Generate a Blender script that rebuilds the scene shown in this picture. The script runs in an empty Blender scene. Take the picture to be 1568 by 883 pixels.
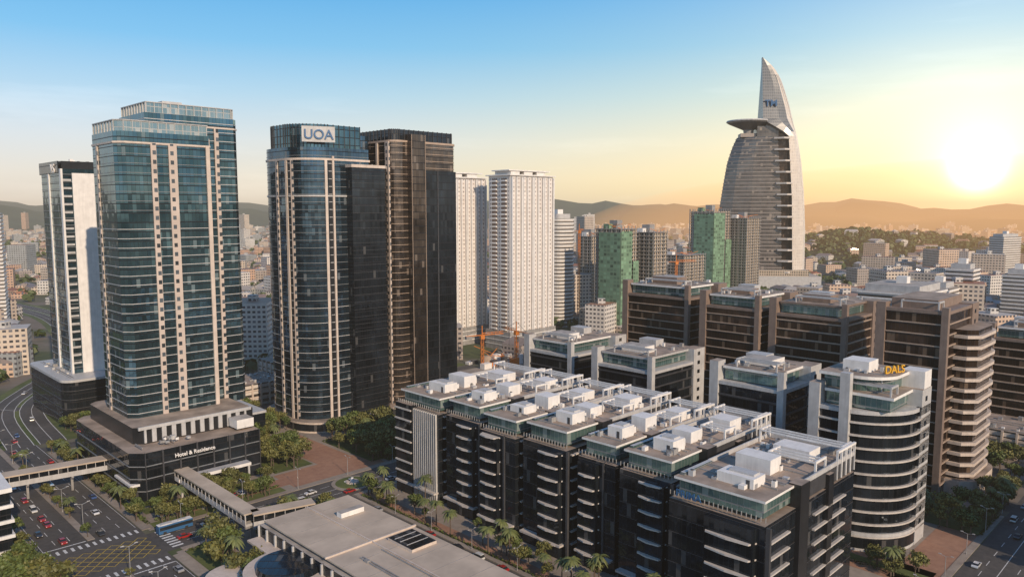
import bpy, math, random
from mathutils import Vector
R=random.Random(7)
S2=math.sqrt(.5)
scene=bpy.context.scene
COL=scene.collection
def W(a,b): return ((a-b)*S2,(a+b)*S2)
# ------------------------------------------------------------ node helpers
def newmat(name):
    m=bpy.data.materials.new(name); m.use_nodes=True
    nt=m.node_tree; nt.nodes.clear()
    o=nt.nodes.new('ShaderNodeOutputMaterial'); p=nt.nodes.new('ShaderNodeBsdfPrincipled')
    nt.links.new(p.outputs[0],o.inputs[0])
    return m,nt,p
def setv(nt,s,v):
    if hasattr(v,'links'): nt.links.new(v,s)
    elif isinstance(v,(tuple,list)) and s.type=='RGBA': s.default_value=(*v[:3],1)
    else: s.default_value=v
def mth(nt,op,a,b=None,c=None,clamp=False):
    n=nt.nodes.new('ShaderNodeMath'); n.operation=op; n.use_clamp=clamp
    setv(nt,n.inputs[0],a)
    if b is not None: setv(nt,n.inputs[1],b)
    if c is not None: setv(nt,n.inputs[2],c)
    return n.outputs[0]
def vm(nt,op,a,b=None,sc=None):
    n=nt.nodes.new('ShaderNodeVectorMath'); n.operation=op
    setv(nt,n.inputs[0],a)
    if b is not None: setv(nt,n.inputs[1],b)
    if sc is not None: setv(nt,n.inputs[3],sc)
    return n.outputs['Value'] if op in('DOT_PRODUCT','LENGTH') else n.outputs[0]
def mixc(nt,f,a,b):
    n=nt.nodes.new('ShaderNodeMix'); n.data_type='RGBA'
    setv(nt,n.inputs[0],f); setv(nt,n.inputs[6],a); setv(nt,n.inputs[7],b)
    return n.outputs[2]
def noise(nt,scale,detail=3,vec=None,rough=.55):
    n=nt.nodes.new('ShaderNodeTexNoise'); n.inputs['Scale'].default_value=scale
    n.inputs['Detail'].default_value=detail; n.inputs['Roughness'].default_value=rough
    if vec is None:
        tc=nt.nodes.new('ShaderNodeTexCoord'); vec=tc.outputs['Object']
    nt.links.new(vec,n.inputs['Vector']); return n.outputs[0]
def ramp(nt,f,stops):
    n=nt.nodes.new('ShaderNodeValToRGB'); e=n.color_ramp.elements
    while len(e)<len(stops): e.new(.5)
    for i,(p,c) in enumerate(stops):
        e[i].position=p; e[i].color=(*c,1)
    setv(nt,n.inputs[0],f); return n.outputs[0]
def plain(name,col,rough=.7,var=.25,scale=.35,metal=0,streak=True):
    m,nt,p=newmat(name)
    f=noise(nt,scale,3)
    if streak:
        tc=nt.nodes.new('ShaderNodeTexCoord')
        mp=nt.nodes.new('ShaderNodeMapping'); mp.inputs['Scale'].default_value=(1,1,.08)
        nt.links.new(tc.outputs['Object'],mp.inputs[0])
        f=mth(nt,'ADD',mth(nt,'MULTIPLY',f,.6),mth(nt,'MULTIPLY',noise(nt,1.3,2,mp.outputs[0]),.4))
    f=mth(nt,'MULTIPLY_ADD',f,3.2,-1.1,True)
    d=tuple(c*(1-var) for c in col); l=tuple(min(.85,c*(1+var*.45)) for c in col)
    setv(nt,p.inputs['Base Color'],mixc(nt,f,d,l))
    p.inputs['Roughness'].default_value=rough; p.inputs['Metallic'].default_value=metal
    return m
def glass(name,c1,c2,pw=1.5,ph=3.8,metal=.75,rough=.06,blind=.1,bcol=(.3,.28,.24),tilt=.02,frame=(.03,.03,.035),fx=.05,fy=.1):
    m,nt,p=newmat(name)
    uv=nt.nodes.new('ShaderNodeUVMap'); sp=nt.nodes.new('ShaderNodeSeparateXYZ'); nt.links.new(uv.outputs[0],sp.inputs[0])
    x=mth(nt,'DIVIDE',sp.outputs[0],pw); y=mth(nt,'DIVIDE',sp.outputs[1],ph)
    cb=nt.nodes.new('ShaderNodeCombineXYZ'); nt.links.new(mth(nt,'FLOOR',x),cb.inputs[0]); nt.links.new(mth(nt,'FLOOR',y),cb.inputs[1])
    wn=nt.nodes.new('ShaderNodeTexWhiteNoise'); wn.noise_dimensions='2D'; nt.links.new(cb.outputs[0],wn.inputs[0])
    val=wn.outputs[0]; col=wn.outputs[1]
    nz=nt.nodes.new('ShaderNodeTexNoise'); nz.inputs['Scale'].default_value=.07; nz.inputs['Detail'].default_value=2
    tc=nt.nodes.new('ShaderNodeTexCoord'); nt.links.new(tc.outputs['Object'],nz.inputs['Vector'])
    big=mth(nt,'MULTIPLY_ADD',nz.outputs[0],2.8,-.9,True)
    base=mixc(nt,mth(nt,'MULTIPLY_ADD',val,.35,mth(nt,'MULTIPLY',big,.65)),c1,c2)
    isb=mth(nt,'GREATER_THAN',val,1-blind)
    base=mixc(nt,mth(nt,'MULTIPLY',isb,.55),base,bcol)
    mx=mth(nt,'LESS_THAN',mth(nt,'FRACT',x),fx); my=mth(nt,'LESS_THAN',mth(nt,'FRACT',y),fy)
    fr=mth(nt,'MAXIMUM',mx,my)
    base=mixc(nt,fr,base,frame)
    setv(nt,p.inputs['Base Color'],base)
    setv(nt,p.inputs['Roughness'],mth(nt,'MULTIPLY_ADD',mth(nt,'MAXIMUM',fr,mth(nt,'MULTIPLY',isb,.4)),.4,rough))
    setv(nt,p.inputs['Metallic'],mth(nt,'MULTIPLY',mth(nt,'SUBTRACT',1,mth(nt,'MULTIPLY',isb,.6)),metal))
    g=nt.nodes.new('ShaderNodeNewGeometry')
    v=vm(nt,'SCALE',vm(nt,'SUBTRACT',col,(.5,.5,.5)),None,tilt)
    v2=vm(nt,'SCALE',vm(nt,'SUBTRACT',nz.outputs[1],(.5,.5,.5)),None,tilt*3)
    nn=vm(nt,'NORMALIZE',vm(nt,'ADD',vm(nt,'ADD',g.outputs['Normal'],v),v2))
    nt.links.new(nn,p.inputs['Normal'])
    return m
def windows(name,wall,win,pw=3,ph=3,wx=(.2,.8),wy=(.3,.8),rough=.6,attr=False,winr=.15,lo=.5,hi=2):
    m,nt,p=newmat(name)
    uv=nt.nodes.new('ShaderNodeUVMap'); sp=nt.nodes.new('ShaderNodeSeparateXYZ'); nt.links.new(uv.outputs[0],sp.inputs[0])
    x=mth(nt,'DIVIDE',sp.outputs[0],pw); y=mth(nt,'DIVIDE',sp.outputs[1],ph)
    fx=mth(nt,'FRACT',x); fy=mth(nt,'FRACT',y)
    k=mth(nt,'MULTIPLY',mth(nt,'MULTIPLY',mth(nt,'GREATER_THAN',fx,wx[0]),mth(nt,'LESS_THAN',fx,wx[1])),
          mth(nt,'MULTIPLY',mth(nt,'GREATER_THAN',fy,wy[0]),mth(nt,'LESS_THAN',fy,wy[1])))
    cb=nt.nodes.new('ShaderNodeCombineXYZ'); nt.links.new(mth(nt,'FLOOR',x),cb.inputs[0]); nt.links.new(mth(nt,'FLOOR',y),cb.inputs[1])
    wn=nt.nodes.new('ShaderNodeTexWhiteNoise'); wn.noise_dimensions='2D'; nt.links.new(cb.outputs[0],wn.inputs[0])
    g=nt.nodes.new('ShaderNodeNewGeometry'); sn=nt.nodes.new('ShaderNodeSeparateXYZ'); nt.links.new(g.outputs['Normal'],sn.inputs[0])
    side=mth(nt,'LESS_THAN',mth(nt,'ABSOLUTE',sn.outputs[2]),.4); k=mth(nt,'MULTIPLY',k,side)
    wc=wall
    if attr:
        at=nt.nodes.new('ShaderNodeAttribute'); at.attribute_name='col'; wc=at.outputs[0]
    n1=mth(nt,'MULTIPLY_ADD',noise(nt,.12,3),1.6,-.3,True)
    n=nt.nodes.new('ShaderNodeMix'); n.data_type='RGBA'; n.blend_type='MULTIPLY'; n.inputs[0].default_value=1
    setv(nt,n.inputs[6],wc); setv(nt,n.inputs[7],mixc(nt,n1,(.75,.73,.71),(1,1,1))); wc=n.outputs[2]
    w2=mixc(nt,wn.outputs[0],tuple(c*lo for c in win),tuple(min(1,c*hi) for c in win))
    setv(nt,p.inputs['Base Color'],mixc(nt,k,wc,w2))
    setv(nt,p.inputs['Roughness'],mth(nt,'MULTIPLY_ADD',k,winr-rough,rough))
    return m
def foliage(name,c1,c2):
    m,nt,p=newmat(name)
    at=nt.nodes.new('ShaderNodeAttribute'); at.attribute_name='col'
    oi=nt.nodes.new('ShaderNodeObjectInfo')
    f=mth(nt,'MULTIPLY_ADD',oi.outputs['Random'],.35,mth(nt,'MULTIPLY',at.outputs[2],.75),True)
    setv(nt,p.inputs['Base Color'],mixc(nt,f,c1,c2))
    p.inputs['Roughness'].default_value=.6
    return m
# ------------------------------------------------------------ materials
M={}
M['teal']=glass('glass_teal',(.03,.085,.115),(.15,.26,.30),1.5,3.6,.85,.05,.03,(.2,.24,.24),.035)
M['blue']=glass('glass_blue',(.018,.045,.075),(.11,.19,.26),1.5,3.6,.85,.05,.04,(.2,.2,.19),.035)
M['crown']=glass('glass_crown_screen',(.16,.26,.29),(.38,.47,.48),1.6,2.4,.6,.15,.1,(.5,.5,.48),.02,(.5,.48,.45))
M['brown']=glass('glass_bronze',(.045,.037,.034),(.2,.16,.135),1.5,3.6,.78,.07,.05,(.24,.19,.15),.03)
M['dark']=glass('glass_dark',(.006,.01,.015),(.045,.06,.078),1.4,4,.65,.06,.03,(.14,.13,.12),.03)
M['bronze']=glass('glass_bronze_office',(.022,.014,.011),(.09,.058,.042),1.4,4,.6,.1,.06,(.22,.15,.1),.03)
M['green']=glass('glass_green',(.06,.12,.115),(.17,.28,.26),1.6,3.5,.5,.08,.12,(.35,.38,.35),.02,(.3,.3,.3))
M['cream']=plain('cream_cladding',(.62,.52,.44),.6,.18)
M['creamwin']=windows('cream_pier_windows',(.62,.52,.45),(.05,.06,.07),2.6,3.6,(.25,.75),(.3,.75))
M['white']=plain('white_paint',(.8,.77,.73),.6,.14)
M['lgrey']=plain('light_grey_cladding',(.5,.49,.48),.5,.2)
M['mgrey']=plain('mullion_grey',(.2,.21,.22),.4,.2)
M['grey']=plain('grey_concrete',(.3,.29,.28),.75,.3)
M['dgrey']=plain('dark_grey_metal',(.06,.06,.065),.45,.3)
M['black']=plain('black_cladding',(.02,.021,.024),.3,.3)
M['tan']=plain('tan_roof_deck',(.36,.28,.22),.85,.35,.15,streak=False)
M['malltan']=plain('beige_roof_panels',(.54,.44,.34),.8,.18,.12,streak=False)
M['roofgrey']=plain('roof_membrane_grey',(.42,.38,.34),.85,.3,.2,streak=False)
M['taupe']=plain('taupe_cladding',(.24,.175,.14),.6,.22)
M['band']=plain('light_spandrel',(.58,.53,.48),.45,.15)
M['bandw']=plain('warm_spandrel',(.44,.33,.25),.5,.15)
M['steel']=plain('steel_frame',(.55,.55,.55),.35,.15,metal=.5)
M['orange']=plain('orange_crane_paint',(.65,.2,.03),.5,.2)
M['yellow']=plain('yellow_sign',(.75,.4,.03),.5,.1)
M['blue_sign']=plain('blue_sign',(.03,.12,.27),.5,.1)
M['green_sign']=plain('green_sign',(.05,.35,.12),.5,.1)
M['condo']=windows('condo_wall',(.84,.79,.74),(.2,.16,.14),2.4,3.1,(.32,.68),(.34,.72))
M['net']=windows('scaffold_netting',(.19,.31,.2),(.11,.19,.12),3.5,3.2,(.1,.9),(.15,.85),.8,winr=.8)
M['beige']=windows('beige_apartment',(.55,.45,.34),(.05,.05,.05),3,3.2,(.2,.8),(.3,.85))
M['stripe']=windows('striped_apartment',(.7,.65,.6),(.06,.055,.05),400,3.3,(0,1),(.42,.9))
M['city']=windows('city_walls',(.5,.5,.5),(.08,.08,.09),3.4,3.4,(.2,.8),(.3,.75),attr=True)
M['tmbody']=glass('tower_ribbed_glass',(.09,.08,.075),(.2,.18,.165),3,4,.5,.2,.06,(.4,.33,.26),.02,(.15,.13,.12))
M['tmblade']=windows('tower_cream_blade',(.8,.72,.62),(.62,.55,.48),2.6,4,(.35,1),(.25,1),.35,winr=.3,lo=.9,hi=1.1)
M['tmgrey']=windows('tower_grey_screen',(.22,.23,.235),(.13,.14,.15),3,4,(.1,.9),(.2,1),.35,winr=.25,lo=.9,hi=1.15)
M['tmband']=plain('tower_floor_slab',(.33,.28,.25),.5,.15)
# ------------------------------------------------------------ mesh builder
class MB:
    def __init__(s): s.v=[];s.f=[];s.mi=[];s.uv=[];s.m=[];s.c=[];s.cc=(1,1,1)
    def idx(s,m):
        m=M[m] if isinstance(m,str) else m
        if m not in s.m: s.m.append(m)
        return s.m.index(m)
    def face(s,pts,m,uv=None):
        n=len(s.v); s.v+=pts; s.f.append(list(range(n,n+len(pts)))); s.mi.append(s.idx(m))
        s.uv+= uv if uv else [(p[0],p[1]) for p in pts]; s.c+=[s.cc]*len(pts)
    def prism(s,poly,z0,z1,m,mt=None,bot=True,poly2=None,u0=0,top=True):
        n=len(poly); d=u0; q2=poly2 or poly
        for i in range(n):
            p=poly[i]; q=poly[(i+1)%n]; L=math.dist(p,q); P=q2[i]; Q=q2[(i+1)%n]
            mm=m[i%len(m)] if isinstance(m,list) else m
            s.face([(p[0],p[1],z0),(q[0],q[1],z0),(Q[0],Q[1],z1),(P[0],P[1],z1)],mm,[(d,z0),(d+L,z0),(d+L,z1),(d,z1)]); d+=L
        m0=m[0] if isinstance(m,list) else m
        if top: s.face([(p[0],p[1],z1) for p in q2],mt or m0)
        if bot: s.face([(p[0],p[1],z0) for p in reversed(poly)],m0)
    def box(s,a0,a1,b0,b1,z0,z1,m,mt=None): s.prism([(a0,b0),(a1,b0),(a1,b1),(a0,b1)],z0,z1,m,mt)
    def strip(s,p,q,s0,s1,z0,z1,d,m,inn=.3):
        L=math.dist(p,q); ux,uy=(q[0]-p[0])/L,(q[1]-p[1])/L; nx,ny=uy,-ux
        A=(p[0]+ux*s0,p[1]+uy*s0); B=(p[0]+ux*s1,p[1]+uy*s1)
        s.prism([(A[0]+nx*d,A[1]+ny*d),(B[0]+nx*d,B[1]+ny*d),(B[0]-nx*inn,B[1]-ny*inn),(A[0]-nx*inn,A[1]-ny*inn)],z0,z1,m)
    def fins(s,p,q,z0,z1,sp,w,d,m,o=0):
        L=math.dist(p,q); n=max(1,int((L-2*o)/sp)); st=(L-2*o)/n
        for i in range(n+1): 
            c=o+i*st; s.strip(p,q,max(0.01,c-w/2),min(L-.01,c+w/2),z0,z1,d,m)
    def bands(s,poly,z0,z1,fh,bh,bd,m):
        z=z0
        while z<z1-.5:
            s.prism(offset(poly,bd),z,z+bh,m); z+=fh
    def cyl(s,x,y,z0,z1,r0,r1,m,n=10):
        c=[(math.cos(2*math.pi*i/n),math.sin(2*math.pi*i/n)) for i in range(n)]
        s.prism([(x+r0*k[0],y+r0*k[1]) for k in c],z0,z1,m,poly2=[(x+r1*k[0],y+r1*k[1]) for k in c])
    def beam(s,p,q,w,m):
        p=Vector(p);q=Vector(q);d=(q-p).normalized(); u=d.cross(Vector((0,0,1)))
        if u.length<.01: u=Vector((1,0,0))
        u.normalize(); v=d.cross(u); u*=w/2; v*=w/2
        A=[p+u+v,p-u+v,p-u-v,p+u-v]; B=[x+(q-p) for x in A]
        for i in range(4):
            j=(i+1)%4; s.face([tuple(A[i]),tuple(B[i]),tuple(B[j]),tuple(A[j])],m)
        s.face([tuple(x) for x in A],m); s.face([tuple(x) for x in reversed(B)],m)
    def build(s,name,c=(0,0),rot=math.pi/4,grid=True,loc=None,smooth=False):
        me=bpy.data.meshes.new(name)
        me.from_pydata([(x-c[0],y-c[1],z) for x,y,z in s.v],[],s.f)
        for m in s.m: me.materials.append(m)
        me.polygons.foreach_set('material_index',s.mi)
        l=me.uv_layers.new(name='UVMap'); l.data.foreach_set('uv',[k for u in s.uv for k in u])
        ca=me.color_attributes.new('col','FLOAT_COLOR','CORNER'); ca.data.foreach_set('color',[k for u in s.c for k in (*u,1)])
        me.update()
        o=bpy.data.objects.new(name,me); COL.objects.link(o)
        x,y=W(*c) if grid else c
        o.location=loc or (x,y,0); o.rotation_euler=(0,0,rot); return o
def offset(poly,d):
    n=len(poly); out=[]
    for i in range(n):
        p0=poly[i-1];p1=poly[i];p2=poly[(i+1)%n]
        e1=(p1[0]-p0[0],p1[1]-p0[1]);e2=(p2[0]-p1[0],p2[1]-p1[1])
        l1=math.hypot(*e1);l2=math.hypot(*e2)
        n1=(e1[1]/l1,-e1[0]/l1);n2=(e2[1]/l2,-e2[0]/l2)
        k=1+n1[0]*n2[0]+n1[1]*n2[1]; k=max(k,.3)
        out.append((p1[0]+d*(n1[0]+n2[0])/k,p1[1]+d*(n1[1]+n2[1])/k))
    return out
def rr(a0,a1,b0,b1,r=(0,0,0,0),n=10):
    out=[]
    for (x,y,sx,sy,k,st) in ((a0,b0,1,1,r[0],180),(a1,b0,-1,1,r[1],270),(a1,b1,-1,-1,r[2],0),(a0,b1,1,-1,r[3],90)):
        if k<=0: out.append((x,y)); continue
        cx,cy=x+sx*k,y+sy*k
        m=n if k>4 else 1
        for i in range(m+1):
            t=math.radians(st+90*i/m); out.append((cx+k*math.cos(t),cy+k*math.sin(t)))
    return out
def sign(par,c,text,pos,ang,size,m,ext=.25,name='sign_text'):
    cu=bpy.data.curves.new(name,'FONT'); cu.body=text; cu.size=size; cu.extrude=ext; cu.align_x='CENTER'; cu.materials.append(M[m]); cu.offset=size*.012
    o=bpy.data.objects.new(name,cu); COL.objects.link(o); o.parent=par
    o.location=(pos[0]-c[0],pos[1]-c[1],pos[2]); o.rotation_euler=(math.pi/2,0,math.radians(ang+90)); return o
def clutter(mb,a0,a1,b0,b1,z,n=8,seed=0):
    r=random.Random(seed)
    for i in range(n):
        a=r.uniform(a0+1,a1-2.5);b=r.uniform(b0+1,b1-2.5);w=r.uniform(.8,2.2);d=r.uniform(.8,1.8);h=r.uniform(.6,1.6)
        mb.box(a,a+w,b,b+d,z-.02,z+h,r.choice(['lgrey','grey','white','steel']))
        if r.random()<.4: mb.cyl(a+w/2,b+d/2,z+h-.01,z+h+.25,.4,.4,'dgrey',8)
    for i in range(3):
        a=r.uniform(a0+1,a1-1);mb.box(a,a+.3,b0+1,b1-1,z-.02,z+.35,'grey')
def pergola(mb,a0,a1,b0,b1,z0,z1,m,sp=2.2):
    for a in (a0,a1-.5):
        for b in (b0,b1-.5): mb.box(a,a+.5,b,b+.5,z0,z1,m)
    mb.box(a0,a1,b0,b0+.5,z1,z1+.6,m); mb.box(a0,a1,b1-.5,b1,z1,z1+.6,m)
    a=a0
    while a<a1: mb.box(a,a+.3,b0+.5,b1-.5,z1+.05,z1+.5,m); a+=sp
# ------------------------------------------------------------ towers left
def tower1():
    mb=MB(); c=(120,320)
    P=rr(98.6,134,308.6,339,(3,0,0,3)); z0=22.7; z1=139.5
    mb.prism(P,z0,z1-4,'teal','roofgrey'); mb.bands(P,z0+3.6,z1-40,3.6,.26,.1,'lgrey'); mb.bands(P,z0+3.6+3.6*22,z1-6,3.6,.22,.08,'mgrey')
    mb.prism(offset(P,.4),z1-8.5,z1-7.8,'cream'); mb.prism(offset(P,-.6),z1-4,z1,'crown','roofgrey')
    Q=offset(P,-.6)
    for i in range(len(Q)): mb.fins(Q[i],Q[(i+1)%len(Q)],z1-4,z1+.2,3,.22,.3,'lgrey')
    mb.prism(offset(P,-.2),z1+.01,z1+.35,'lgrey','roofgrey')
    p,q=(98.6,308.6),(134,308.6)
    for s0,s1 in ((12.3,14.4),(19.0,22.2)): mb.strip(p,q,s0,s1,z0,z1-8,.55,'creamwin')
    mb.strip(p,q,33.8,35.2,z0,z1-8,.7,'cream')
    mb.strip((98.6,339),(98.6,308.6),8,9.6,z0,z1-8,.5,'creamwin')
    P2=rr(112,150,316,347,(0,2,2,2)); z2=148
    mb.prism(P2,z0,z2-4,'teal','roofgrey'); mb.bands(P2,z0+3.6,z2-6,3.6,.26,.1,'lgrey')
    mb.prism(offset(P2,.4),z2-8.5,z2-7.8,'cream')
    mb.prism(offset(P2,-1.2),z2-4,z2,'crown','roofgrey')
    Q=offset(P2,-1.1)
    for i in range(len(Q)): mb.fins(Q[i],Q[(i+1)%len(Q)],z2-4,z2+.2,3,.22,.3,'lgrey')
    mb.prism(offset(P2,-.8),z2+.01,z2+.35,'lgrey','roofgrey')
    p,q=(112,316),(148,316)
    for s0,s1 in ((22.3,23.3),(27.4,29.2)): mb.strip(p,q,s0,s1,z0,z2-8,.55,'creamwin')
    mb.strip((134,308.6),(134,316),.1,7.3,z0,z1-5,.3,'cream')
    mb.box(122,130,324,333,z2,z2+2,'lgrey','roofgrey')
    PD=rr(90,138,281.6,352,(4,0,0,4)); mb.prism(PD,0,18.5,'dark','tan'); mb.bands(PD,4.2,18,4.6,.35,.25,'mgrey')
    mb.bands(PD,18.5,19,9,1.2,.5,'lgrey'); mb.fins((94,281.6),(138,281.6),0,18.5,6,.5,.7,'dgrey')
    mb.prism(rr(95,141,293,349,(3,0,0,3)),18.5,z0+2,'black','tan')
    p,q=(98,293),(138,293); mb.fins(p,q,19,z0+2,3.6,1.6,.6,'lgrey'); mb.box(96,140,292.2,293,z0+1.4,z0+2.6,'lgrey')
    mb.box(104,132,277,281,6.2,7.4,'white','lgrey')
    for a in (105,114,122,131): mb.box(a,a+.7,277.6,278.3,0,6.2,'lgrey')
    mb.box(89.2,92.5,283,300,6.4,7.2,'white'); mb.box(130,137,284,291,19.5,23,'white','roofgrey')
    clutter(mb,92,137,283,292,19.7,10,4); 
    mb.box(138,156,312,350,0,16,'dark','tan'); mb.bands(rr(138,156,312,350),16,17,9,1,.4,'lgrey'); clutter(mb,139,155,313,349,16.9,8,9)
    o=mb.build('hotel_tower',c)
    sign(o,c,'Hotel & Residence',(112,280.9,14.8),270,2.0,'white')
tower1()
def tower0():
    mb=MB(); c=(118,445)
    P=rr(110,131,425,466,(0,0,0,5)); mb.prism(P,0,126,'teal','roofgrey'); mb.bands(P,26,126,3.6,.3,.12,'mgrey')
    mb.box(114.5,131.4,424.4,428,20,124,'white'); mb.box(109.4,110.3,424.3,427,20,126,'white'); mb.box(109.4,110.3,446,448,20,124,'white')
    for z in range(28,122,4): mb.strip((109.6,425),(114.5,425),.5,4.5,z,z+1,.35,'lgrey')
    mb.box(111.2,130,429,464,126,130,'black','roofgrey'); clutter(mb,112,129,430,460,130,6,2)
    mb.strip((110,466),(110,425),2,36,124,130,.3,'dark')
    PD=rr(101,136,408,474,(6,0,0,6)); mb.prism(PD,0,22,'dark','tan'); mb.bands(PD,4.4,22,4.4,.3,.2,'dgrey'); mb.bands(PD,22,23,9,1.2,.4,'lgrey')
    clutter(mb,103,110,412,470,23,8,3)
    o=mb.build('slender_office_tower',c)
    sign(o,c,'VS',(109.4,438,124.2),180,6.5,'white')
tower0()
def tower23():
    mb=MB(); c=(198,338); z1=141
    P=rr(180,217,317,360,(16,0,3,14),14); mb.prism(P,5,z1-6,'blue','roofgrey'); mb.bands(P,8.6,z1-8,3.6,.22,.1,'mgrey')
    mb.bands(P,8.6,60,7.2,.24,.14,'lgrey')
    mb.prism(offset(P,.5),z1-12,z1-11,'cream'); mb.prism(offset(P,.4),112,112.7,'lgrey')
    Q=rr(182,215,321,358,(15,0,3,13),14); mb.prism(Q,z1-6,z1+5,'teal','roofgrey')
    for i in range(len(Q)): mb.fins(Q[i],Q[(i+1)%len(Q)],z1-6,z1+5.2,3,.25,.25,'dgrey')
    mb.bands(Q,z1+4.6,z1+5,9,.9,.4,'dgrey')
    for k,mm in ((1,'cream'),(3,'creamwin'),(12,'cream')):
        p,q=P[k],P[k+1]; L=math.dist(p,q); mb.strip(p,q,0,L*.7,5,z1-12,.6,mm)
    for k in (2,13):
        p,q=P[k],P[k+1]; L=math.dist(p,q); mb.strip(p,q,0,L,5,z1-12,.3,'black')
        z=8.6
        while z<z1-12: mb.strip(p,q,.1,L-.1,z,z+.3,.45,'lgrey'); z+=3.6
    mb.strip(P[-1],P[0],6,7.6,5,z1-12,.6,'creamwin')
    mb.strip((196,317),(217,317),0.2,1.2,5,z1-10,.7,'cream')
    P3=rr(204,226,312,345,(0,3,0,0)); mb.prism(P3,0,126,'dark','tan'); mb.bands(P3,7,125,3.6,.15,.08,'dgrey')
    mb.bands(P3,126,127,9,1.4,.4,'cream'); mb.box(212,226,330,356,126,143,'blue','roofgrey'); clutter(mb,205,225,313,328,127,6,5)
    mb.prism(rr(177,222,310,364,(18,3,3,16),12),0,5,'cream','tan'); mb.prism(rr(176.8,222.2,309.8,364.2,(18,3,3,16),12),1,4.2,'dark')
    o=mb.build('curved_office_tower',c)
    cx,cy=196,333; th=math.radians(248); px,py=cx+16.9*math.cos(th),cy+16.9*math.sin(th)
    u=(-math.sin(th),math.cos(th))
    pb=MB(); n=(math.cos(th),math.sin(th))
    h,e=7.6,.5
    pb.prism([(px-u[0]*h-c[0],py-u[1]*h-c[1]),(px-u[0]*h+n[0]*e-c[0],py-u[1]*h+n[1]*e-c[1]),(px+u[0]*h+n[0]*e-c[0],py+u[1]*h+n[1]*e-c[1]),(px+u[0]*h-c[0],py+u[1]*h-c[1])][::-1],137.2,144.4,'lgrey')
    b=pb.build('sign_panel',(0,0),0,False); b.parent=o; 
    sign(o,c,'UOA',(px+n[0]*.8,py+n[1]*.8,138.6),248,6.2,'blue_sign')
    mb=MB(); c=(252,340); z1=143
    P=rr(231,274,316,362,(5,3,3,5),6); mb.prism(P,5,z1-3,'brown','roofgrey'); mb.bands(P,8.6,z1-4,3.6,.24,.1,'bandw')
    mb.prism(offset(P,.4),z1-3,z1-2,'bandw'); Q=offset(P,-1.2); mb.prism(Q,z1-3,z1+3.5,'dark','roofgrey')
    for i in range(len(Q)): mb.fins(Q[i],Q[(i+1)%len(Q)],z1-3,z1+3.7,3,.25,.3,'dgrey')
    p,q=(236,316),(274,316)
    mb.strip((231,362),(231,316),40,43,5,z1-3,.6,'creamwin'); mb.strip((231,362),(231,316),32,33.5,5,z1-3,.6,'cream')
    mb.box(240,249,312.5,318,5,z1+1,'brown','roofgrey'); mb.fins((240,312.5),(249,312.5),5,z1+1,8.8,.4,.3,'bandw')
    mb.box(249,271,314,318,5,126,'dark','tan'); mb.strip((249,314),(271,314),9,9.6,5,126,.3,'dgrey')
    mb.prism(rr(226,280,309,366,(5,3,3,5),6),0,5,'cream','tan'); mb.prism(rr(225.6,280.4,308.6,366.4,(5,3,3,5),6),1,4,'dark')
    mb.build('bronze_office_tower',c)
tower23()
# ------------------------------------------------------------ condos
def condo(a0,a1,b0,b1,z,seed):
    mb=MB(); c=((a0+a1)/2,(b0+b1)/2)
    P=rr(a0,a1,b0,b1); mb.prism(P,14,z,'condo','roofgrey')
    mb.prism(offset(P,2),0,14,'grey','tan'); mb.bands(offset(P,2),3.5,14,3.5,.5,.3,'white')
    L=a1-a0; n=max(3,int(L/10)); w=L/n
    for i in range(n):
        s=i*w
        for (u,v,d,m) in ((.02,.12,2.2,'white'),(.14,.38,1.1,'condo'),(.40,.47,2.4,'white'),(.6,.84,1.1,'condo'),(.88,.98,2.2,'white')):
            mb.strip((a0,b0),(a1,b0),s+u*w,s+v*w,14,z-1,d,m)
        mb.strip((a0,b0),(a1,b0),s+.475*w,s+.595*w,14,z-1,.06,'taupe')
        zz=15
        while zz<z-3: mb.strip((a0,b0),(a1,b0),s+.475*w,s+.595*w,zz,zz+1.1,1.4,'white'); zz+=3.1
    zz=15
    while zz<z-3:
        for k in (.15,.6): mb.strip((a0,b1),(a0,b0),(b1-b0)*k,(b1-b0)*(k+.25),zz,zz+1.1,1.4,'white')
        zz+=3.1
    for k in (.15,.6): mb.strip((a0,b1),(a0,b0),(b1-b0)*k,(b1-b0)*(k+.25),14,z-2,.1,'taupe')
    mb.prism(offset(P,1.8),z,z+.8,'white','roofgrey')
    for k in range(3):
        x=a0+L*(.08+.3*k); mb.box(x,x+L*.2,b0+3,b1-3,z,z+3.6,'white'); 
    mb.box(a0+1,a1-1,b0+2,b1-2,z+3.6,z+4.4,'white','lgrey')
    mb.build('white_apartment_tower',c)
condo(362,414,444,462,130,1); condo(398,445,400,423,131,2)
def striped(name,x,y,w,d,z,rot,m='stripe',roof='roofgrey',rad=0,fh=3.3):
    mb=MB(); P=rr(-w/2,w/2,-d/2,d/2,(rad,)*4,6); mb.prism(P,0,z,m,roof); mb.bands(P,4,z,fh,1.1,.5,'white')
    mb.prism(offset(P,-3),z,z+4,'lgrey',roof); mb.box(-3,3,-3,3,z+4,z+8,'white')
    return mb.build(name,(0,0),rot,False,(x,y,0))
striped('striped_apartment_tower',42,690,23,26,98,.6,rad=8)
striped('striped_apartment_tower',-452,650,26,24,103,.5)
striped('striped_office_block',236,455,44,36,58,.785)
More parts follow.
